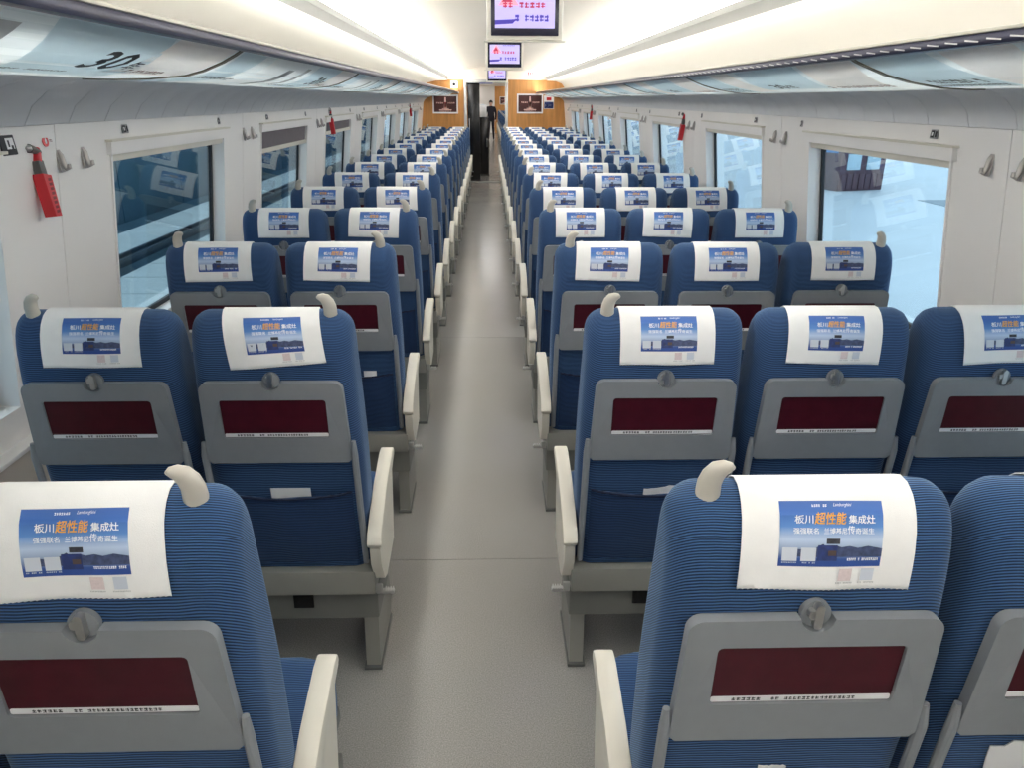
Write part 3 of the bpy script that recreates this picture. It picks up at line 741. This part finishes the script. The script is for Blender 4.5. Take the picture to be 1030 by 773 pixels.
# white headrest covers, four slightly different ways they hang
def make_cover(shift, skew, seed):
    rnd = random.Random(seed); mb = MB(); bo = .012
    cw = .1235; s0, s1 = -.135, .176; nu, nv = 64, 30
    ph = rnd.uniform(0, 6)
    def S(a, s, off=.0):
        # a: across, s: over the crown and down the rear
        lift = .0042+.0016*math.sin(a*38+ph)*max(0, s/.17)+.0022*max(0, (s-.10)/.07)*(1+math.sin(a*21+ph*2))
        y, z = surf(s-skew*a*.55*max(0, s/.17), lift+off)
        return (a+shift+skew*(s-.02)*1.0, y, z)
    vs = []; top = []
    for j in range(nv+1):
        s = s0+(s1-s0)*j/nv
        for i in range(nu+1):
            a = -cw+2*cw*i/nu
            vs.append(S(a, s-(.0022 if j == nv and i % 2 else 0)))
    n = len(vs)
    vs += [S(-cw+2*cw*i/nu, s0+(s1-s0)*j/nv, -.0016) for j in range(nv+1) for i in range(nu+1)]
    idx = lambda i, j: j*(nu+1)+i
    fs = [[idx(i, j), idx(i+1, j), idx(i+1, j+1), idx(i, j+1)] for j in range(nv) for i in range(nu)]
    fs += [[q+n for q in f][::-1] for f in fs]
    for i in range(nu):
        for j in (0, nv): fs.append([idx(i, j), idx(i+1, j), idx(i+1, j)+n, idx(i, j)+n])
    for j in range(nv):
        for i in (0, nu): fs.append([idx(i, j), idx(i, j+1), idx(i, j+1)+n, idx(i, j)+n])
    mb.add(vs, fs, CLOTH); cloth = mb.mesh('headrest_cover', 60)
    # pinked lower hem
    # printed advert: b = 0 bottom, 1 top
    A0, A1, B0, B1 = -.070, .076, .140, .050
    def P(u, v, off): return S(A0+(A1-A0)*u, B0+(B1-B0)*v, off)
    pr = MB()
    patch(pr, 0, 1, 0, 1, SKYP, lambda u, v: P(u, v, .0006), 14, 14, uv=True)
    L1 = lambda u, v: P(u, v, .0011); L2 = lambda u, v: P(u, v, .0015)
    # skyline
    pts = [(0, .17), (.04, .27), (.1, .25), (.16, .28), (.3, .26), (.36, .31), (.42, .36), (.44, .33), (.56, .33), (.6, .31), (.68, .33), (.76, .30), (.86, .33), (.93, .31), (1, .29), (1, .17)]
    for (u0, v0), (u1, v1) in zip(pts[1:-2], pts[2:-1]): pr.add([L1(u0, .16), L1(u1, .16), L1(u1, v1), L1(u0, v0)], [[0, 1, 2, 3]], SLATE)
    patch(pr, .37, .56, .10, .34, NAVYI, L2); patch(pr, .45, .58, .36, .44, mat('charcoal_ink', (44, 44, 52), .5, var=.4, scale=200), L2)
    patch(pr, .47, .55, .18, .26, mat('dull_brown_ink', (84, 66, 60), .5), lambda u, v: P(u, v, .0018))
    # heading and second line
    write(pr, '板川', .14, .32, .66, .79, WHITEI, L2, .014)
    write(pr, '超性能', .33, .64, .65, .83, ORANGE, L2, .014, .15)
    write(pr, '集成灶', .66, .92, .66, .79, WHITEI, L2, .014)
    write(pr, '强强联名', .13, .37, .51, .60, WHITEI, L2, .008)
    write(pr, '兰博基尼', .42, .645, .51, .60, WHITEI, L2, .008)
    write(pr, '传', .65, .72, .51, .635, WHITEI, L2, .008)
    write(pr, '奇诞生', .725, .91, .51, .60, WHITEI, L2, .008)
    scribble(pr, .31, .46, .905, .945, WHITEI, L2, 7, rnd); write(pr, 'Lamborghini', .52, .70, .90, .965, WHITEI, L2, .0, .4)
    scribble(pr, .66, .97, .10, .145, WHITEI, L2, 17, rnd)
    # plain pale squares
    for u in (.03, .21): patch(pr, u, u+.145, .09, .30, PALEI, L2); scribble(pr, u, u+.145, .055, .075, PALEI, L2, 9, rnd)
    for u in (.60, .82): patch(pr, u, u+.13, -.235, -.03, PALEP if u < .7 else PALEI, L1); scribble(pr, u-.02, u+.15, -.28, -.255, INKG, L1, 11, rnd)
    return cloth, pr.mesh('printed_advert', 0)
COVERS = [make_cover(0, 0, 1), make_cover(.004, .06, 2), make_cover(-.004, -.05, 3), make_cover(.002, .03, 4), make_cover(0, .14, 5)]

XL = [-.564, -1.012]; XR = [.463, .911, 1.359]
ORD = ['nearest', 'second', 'third', 'fourth', 'fifth', 'sixth', 'seventh', 'eighth', 'ninth', 'tenth', 'eleventh', 'twelfth', 'thirteenth', 'fourteenth', 'fifteenth', 'farthest']
KINDS = [('left', 'aisle', XL[0], make_seat(1, 1, -1)), ('left', 'window', XL[1], make_seat(-1, 0, 0)),
         ('right', 'aisle', XR[0], make_seat(-1, -1, 1)), ('right', 'middle', XR[1], make_seat(0, 0, 1)), ('right', 'window', XR[2], make_seat(1, 0, 0))]
PROTO = {('left', 'aisle'): KINDS[0][3], ('right', 'aisle'): KINDS[2][3]}
CPICK = {('left', 1, 'aisle'): 4, ('left', 0, 'aisle'): 1, ('right', 0, 'aisle'): 2, ('right', 1, 'aisle'): 0}
rnd = random.Random(12)
for r in range(ROWS):
    y = YROW+PITCHR*r
    for side, pos, x, proto in KINDS:
        o = proto if r == 0 else copy_tree(proto)
        dy = 0 if r < 2 else rnd.uniform(-.01, .012)
        o.location = (x, y+dy, 0)
        o['label'] = 'blue ribbed %s seat in the %s row on the %s of the aisle' % (pos, ORD[r], side)
        o['group'] = 'train seats in rows'
        ci = CPICK.get((side, r, pos), rnd.choice((0, 0, 1, 2, 3)))
        c = obj('headrest_cover', COVERS[ci][0], None, (x+({('left', 'aisle'): -.012, ('right', 'aisle'): .018}.get((side, pos), 0) if r == 0 else 0 if r < 2 else rnd.uniform(-.006, .006)), y+dy, 0))
        obj('printed_advert', COVERS[ci][1], c)
        tag(c, 'white headrest cover with blue advert over %s seat, %s row on %s' % (pos, ORD[r], side), 'headrest cover', 'headrest covers')
# seats of the next coach, seen through the doorway
for r in range(9):
    o = copy_tree(PROTO[('right', 'aisle')]); o.location = (.66, 24.0+r*1.7, 0)
    o['label'] = 'blue seat in the next coach, %s from the doorway' % ('nearest' if r == 0 else ORD[r] if r < 8 else 'farthest'); o['group'] = 'seats of the next coach'

# ------------------------------------------------------------------ paper in the seat pockets
def leaflet(x, y, dx, w_, h, z_, label, crumple=0, tilt=0, seed=1):
    rnd = random.Random(seed); nx, nz = 10, 5; vs = []; z = z_+.033
    for j in range(nz+1):
        for i in range(nx+1):
            u, v = i/nx, j/nz; zz = z-.09+(h+.09)*v+tilt*(u-.5)
            vs.append((dx-w_/2+w_*u+rnd.uniform(-1, 1)*crumple*.3, rear(max(.43, min(1.0, zz)))-.0035-.003*v+rnd.uniform(-1, 1)*crumple*.5*v, zz+rnd.uniform(-1, 1)*crumple*v))
    n = len(vs); vs += [(a, b+.002, c) for a, b, c in vs]
    fs = [[j*(nx+1)+i, j*(nx+1)+i+1, (j+1)*(nx+1)+i+1, (j+1)*(nx+1)+i] for j in range(nz) for i in range(nx)]
    fs += [[a+n for a in f][::-1] for f in fs]
    ring = [i for i in range(nx+1)]+[j*(nx+1)+nx for j in range(1, nz+1)]+[nz*(nx+1)+i for i in range(nx-1, -1, -1)]+[j*(nx+1) for j in range(nz-1, 0, -1)]
    fs += [[a, b, b+n, a+n] for a, b in zip(ring, ring[1:]+ring[:1])]
    mb = MB(); mb.add(vs, fs, LABELW); o = mb.build('paper_bag', None, 60); o.location = (x, y, 0)
    tag(o, label, 'paper bag', 'paper bags in seat pockets')
y2 = YROW+PITCHR; y3 = y2+PITCHR
leaflet(XL[0], y2, .01, .11, .018, .632, 'white paper bag poking from pocket of second-row left aisle seat', 0, .0, 1)
leaflet(XR[0], y2, .03, .12, .014, .630, 'white paper bag poking from pocket of second-row right aisle seat', .003, .012, 2)
leaflet(XR[0], YROW, -.01, .045, .008, .650, 'small white paper tip in pocket of nearest right aisle seat', .002, .0, 3)
leaflet(XR[1], YROW, -.02, .17, .045, .668, 'crumpled white paper bag in pocket of nearest right middle seat', .009, .03, 4)
leaflet(XL[0], y3, .09, .05, .018, .632, 'white paper bag poking from pocket of third-row left aisle seat', 0, 0, 5)

# ------------------------------------------------------------------ fittings on the window walls
def on_wall(side, y, z, t=0): return (wx(side, z)-side*t, y, z)
def wall_thing(name, label, cat, side, y, z, group=None):
    o = thing(name, label, cat, (wx(side, z), y, z), group)
    # local x = out of the wall into the coach, y along the coach, z up the leaning wall
    o.rotation_euler = (0, side*.11, 0) if side < 0 else (0, side*.11, math.pi)
    if side > 0: o.rotation_euler = (0, -.11, math.pi)
    return o
HOOKM = mat('hook_steel', (178, 174, 170), .35, .5)
def hook_parts(o):
    MB().box(0, .006, -.013, .013, -.042, .040, HOOKM, .003).build('back_plate', o)
    MB().tube([(.004, 0, .024), (.010, 0, .01), (.012, 0, -.02), (.018, 0, -.034), (.026, 0, -.03), (.028, 0, -.018)], [.007, .0085, .0085, .008, .007, .005], HOOKM, 10).build('hook', o)
hp = {}
LN = ['nearest', 'second', 'third', 'fourth', 'fifth', 'sixth', 'seventh', 'farthest']
for side in (-1, 1):
    word = 'left' if side < 0 else 'right'
    for k in range(8):
        ys = SEAM[side]+WP*k
        for j, d in enumerate((-.075 if side > 0 else .01, .085 if side > 0 else .165)):
            if ys+d > Y1-.1: continue
            o = wall_thing('coat_hook', 'steel coat hook on %s wall, %s pillar, %s of its pair' % (word, LN[k], 'nearer' if j == 0 else 'farther'), 'hook', side, ys+d, 1.515, 'coat hooks')
            if not hp:
                hook_parts(o); hp[0] = list(o.children)
            else:
                for ch in hp[0]: copy_tree(ch, o)
    # seat number plates above the windows
    for k in range(7):
        for j, (d, w_) in enumerate(((.13, .05), (WW-.08 if side < 0 else WW+.10, .03))):
            yy = WST[side]+WP*k+d
            if yy > Y1-.1: continue
            o = wall_thing('seat_number_plate', 'small grey number plate above %s window on %s wall, %s end' % (LN[k] if k < 6 else 'seventh', word, 'near' if j == 0 else 'far'), 'plate', side, yy, 1.588, 'seat number plates')
            MB().box(0, .004, -w_/2, w_/2, -.016, .016, INKG, .002).build('plate', o)
            p = MB(); patch(p, -w_*.4, w_*.05, -.012, .012, INK, lambda a, b: (.0046, a, b)); patch(p, w_*.15, w_*.4, -.010, .010, INK, lambda a, b: (.0046, a, b)); patch(p, -w_*.3, -w_*.1, -.006, .006, LABELW, lambda a, b: (.005, a, b)); p.build('print', o, 0)
o = wall_thing('seat_number_plate', 'large dark number plate at the left picture edge on left wall', 'plate', -1, 2.30, 1.571, 'seat number plates')
MB().box(0, .006, -.035, .035, -.028, .028, INK, .003).build('plate', o)
p = MB(); patch(p, -.012, .026, -.012, .018, LABELW, lambda a, b: (.0068, a, b)); patch(p, -.004, .004, -.006, .012, INK, lambda a, b: (.0074, a, b)); patch(p, .010, .020, -.02, -.002, INK, lambda a, b: (.0074, a, b)); p.build('print', o, 0)

def hammer(side, y, z, label):
    o = wall_thing('emergency_hammer', label, 'hammer', side, y, z, 'red emergency hammers')
    s = 1
    h = MB(); h.plate([(-.018, -.115), (.014, -.118), (.022, .004), (-.020, .012)], [], RED, lambda a, b, t: (t, a, b), .0, .035); h.build('holder', o)
    lb = MB()
    for i in range(8): patch(lb, -.004, .014, -.106+i*.0135, -.098+i*.0135, mat('dark_red_ink', (120, 14, 24), .5), lambda a, b: (.0358, a+b*.05, b))
    lb.build('raised_print', o, 0)
    MB().box(.004, .030, -.015, .015, .004, .05, DGREY, .005).build('collar', o)
    MB().tube([(.018, .0, .045), (.018, .008, .07), (.018, .014, .085)], [.012, .013, .010], RED, 12).build('grip', o)
    MB().tube([(.02, .016, .072), (.022, -.012, .082), (.024, -.034, .086)], [.010, .011, .013], DGREY, 12).build('head', o)
    MB().tube([(.024, -.034, .086), (.024, -.046, .087)], [.011, .004], METAL, 10).build('tip', o)
hammer(-1, 2.435, 1.468, 'red emergency hammer with grey head on left wall nearest the camera')
hammer(-1, 7.0, 1.52, 'red emergency hammer on the left wall between third and fourth windows')
hammer(-1, 14.12, 1.52, 'red emergency hammer far along left wall near the end wall')
hammer(1, 6.6, 1.50, 'red emergency hammer on right wall between second and third windows')
hammer(1, 12.5, 1.52, 'red emergency hammer far along right wall near the end wall')
o = wall_thing('hammer_sign', 'round red sticker above the nearest emergency hammer', 'sign', -1, 2.50, 1.572)
MB().tube([(0, 0, 0), (.002, 0, 0)], .017, RED, 24).build('sticker', o)
p = MB(); p.add([(.0026, -.004, -.008), (.0026, .004, -.008), (.0026, .006, .002), (.0026, .0, .011), (.0026, -.005, .0)], [[0, 1, 2, 3, 4]], LABELW); scribble(p, .02, .036, -.004, .004, INKR, lambda a, b: (.0026, a, b), 3, random.Random(1)); p.build('flame_mark', o, 0)

# ------------------------------------------------------------------ a person standing in the next coach
def person(x, y):
    bm = bpy.data.meshes.new('figure')
    J = {'pelvis': (0, 0, .90, .12), 'belly': (0, 0, 1.04, .115), 'chest': (0, .01, 1.25, .13), 'neck0': (0, .01, 1.38, .06), 'neck': (0, -.005, 1.43, .05), 'head': (0, -.015, 1.52, .085), 'crown': (0, -.01, 1.60, .07),
         'shL': (-.17, .01, 1.32, .06), 'elL': (-.22, .02, 1.07, .042), 'wrL': (-.20, -.06, .84, .03), 'haL': (-.19, -.08, .76, .028),
         'shR': (.17, .01, 1.32, .06), 'elR': (.22, .02, 1.07, .042), 'wrR': (.20, -.06, .84, .03), 'haR': (.19, -.08, .76, .028),
         'hiL': (-.09, 0, .84, .09), 'knL': (-.10, -.02, .47, .06), 'anL': (-.10, .02, .09, .042), 'toL': (-.11, -.11, .035, .035),
         'hiR': (.09, 0, .84, .09), 'knR': (.10, -.03, .47, .06), 'anR': (.11, .0, .09, .042), 'toR': (.12, -.13, .035, .035)}
    E = [('pelvis', 'belly'), ('belly', 'chest'), ('chest', 'neck0'), ('neck0', 'neck'), ('neck', 'head'), ('head', 'crown')]
    for s in 'LR': E += [('chest', 'sh'+s), ('sh'+s, 'el'+s), ('el'+s, 'wr'+s), ('wr'+s, 'ha'+s), ('pelvis', 'hi'+s), ('hi'+s, 'kn'+s), ('kn'+s, 'an'+s), ('an'+s, 'to'+s)]
    names = list(J); bm.from_pydata([J[n][:3] for n in names], [(names.index(a), names.index(b)) for a, b in E], [])
    tmp = bpy.data.objects.new('figure', bm); COL.objects.link(tmp)
    tmp.modifiers.new('skin', 'SKIN'); sv = bm.skin_vertices[0].data
    for i, n in enumerate(names): k_ = 1.0 if J[n][2] > 1.4 or J[n][2] < .1 else 1.28; sv[i].radius = (J[n][3]*k_, J[n][3]*.85*k_); sv[i].use_root = n == 'pelvis'
    tmp.modifiers.new('sub', 'SUBSURF').levels = 2
    bpy.context.view_layer.update()
    me = bpy.data.meshes.new_from_object(tmp.evaluated_get(bpy.context.evaluated_depsgraph_get())); bpy.data.objects.remove(tmp)
    SKIN = mat('skin', (216, 172, 150), .6); UNI = mat('dark_uniform', (30, 28, 40), .8)
    me.materials.clear(); me.materials.append(UNI); me.materials.append(SKIN)
    for p_ in me.polygons:
        c = p_.center; p_.material_index = 1 if c.z > 1.40 or (abs(c.x) > .15 and c.z < .84) else 0; p_.use_smooth = True
    o = obj('person', me, None, (x, y, 0)); tag(o, 'person in dark clothes standing in the next coach beyond the doorway', 'person')
    HAIR = mat('black_hair', (22, 18, 20), .5); h = MB()
    vs = []; fs = []; nu, nv = 16, 8
    for j in range(nv+1):
        for i in range(nu):
            a, b = 2*math.pi*i/nu, math.pi/2*1.15*j/nv; rr = .094*math.sin(b); yy_ = -.012+rr*1.05*math.sin(a)+.012
            zz = 1.545+.098*math.cos(b)-(0.07*max(0, math.sin(a))*math.sin(b))
            vs.append((rr*.92*math.cos(a), yy_, zz+(.05*max(0, -math.sin(a)) if j == nv else 0)))
    fs = [[j*nu+i, j*nu+(i+1) % nu, (j+1)*nu+(i+1) % nu, (j+1)*nu+i] for j in range(nv) for i in range(nu)]
    h.add(vs, fs, HAIR); h.build('hair', o, 60)
    f = MB()
    for s in (-1, 1): f.tube([(s*.03, -.093, 1.525), (s*.03, -.100, 1.525)], .008, HAIR, 8)
    f.build('eyes', o); f = MB(); f.tube([(0, -.09, 1.535), (0, -.112, 1.497), (0, -.09, 1.492)], [.006, .013, .008], SKIN, 8); f.build('nose', o)
    f = MB(); f.box(-.022, .022, -.092, -.086, 1.462, 1.470, mat('lips', (170, 96, 92), .5), .002); f.build('mouth', o)
person(.13, 35.4)

# ------------------------------------------------------------------ outside: platform on the right, tracks on the left
PLAT = mat('platform_paving', (206, 216, 222), .45, var=.05, scale=.6)
pf = thing('ground_platform', None, None); tag(pf, kind='structure')
MB().box(2.3, 60, -12, 70, -1.3, -.06, PLAT).build('platform_slab', pf, 0)
MB().box(2.6, 2.75, -12, 70, -.0595, -.055, mat('platform_line', (238, 238, 230), .6)).build('edge_line', pf, 0)
MB().box(8.1, 9.4, 13.2, 14.6, -.0595, -.052, mat('platform_hatch', (150, 162, 170), .6)).build('hatch_cover', pf, 0)
t = thing('platform_kiosk', 'dark maroon kiosk with pale windows standing on platform outside right windows', 'kiosk', (7.6, 16.6, -.06)); t.rotation_euler.z = math.radians(18)
KM = mat('kiosk_maroon', (92, 66, 74), .6, var=.2, scale=3, stretch=(6, 6, .5)); KW = mat('kiosk_window', (190, 214, 226), .2)
MB().box(-.58, .58, -.4, .4, 0, 2.1, KM, .02).build('body', t); MB().box(-.68, .68, -.5, .5, 2.101, 2.2, DGREY, .02).build('roof', t)
for a in (-.42, .08): MB().box(a, a+.34, -.425, -.401, .42, .74, KW, .01).build('window_pane', t); 
for i in range(7): MB().box(-.53+i*.155, -.53+i*.155+.13, -.42, -.401, .04, .34, KM, .008).build('board', t)
MB().box(-.605, -.581, -.3, .3, .75, 1.3, mat('kiosk_poster', (70, 150, 210), .4), .004).build('poster', t)

gl = thing('ground_tracks', None, None); tag(gl, kind='structure')
SLAB = mat('track_slab_concrete', (196, 206, 206), .7, var=.08, scale=1.2); TEAL = mat('trackside_dark_teal', (40, 78, 92), .7, var=.3, scale=.5)
MB().box(-40, -1.8, -12, 70, -1.5, -1.3, TEAL).build('ballast_bed', gl, 0)
y = -12.0
sl = MB().box(-6.3, -2.4, 0, 1.16, -1.299, -1.2, SLAB, .01).mesh('slab')
while y < 60: obj('slab', sl, gl, (0, y, 0)); y += 1.2
MB().box(-8.1, -6.95, -12, 70, -1.299, -1.12, SLAB).build('kerb', gl, 0)
STEELR = mat('rail_steel_dark', (52, 66, 74), .4, .6)
for i, x in enumerate((-6.85, -6.62, -4.1)):
    MB().box(x-.035, x+.035, -12, 70, -1.199, -1.05, STEELR, .01).build('rail', gl)
t = thing('trackside_wall', 'dark teal trackside wall outside the left-hand windows', 'wall', (-9.2, 0, -1.3))
for k in range(20): MB().box(-.3, 0, -12+k*4+.03, -8+k*4-.03, 0, 6.5, TEAL, .02).build('wall_bay', t)
MB().box(-.45, .12, -12, 68, 6.501, 6.8, DGREY).build('coping', t, 0)
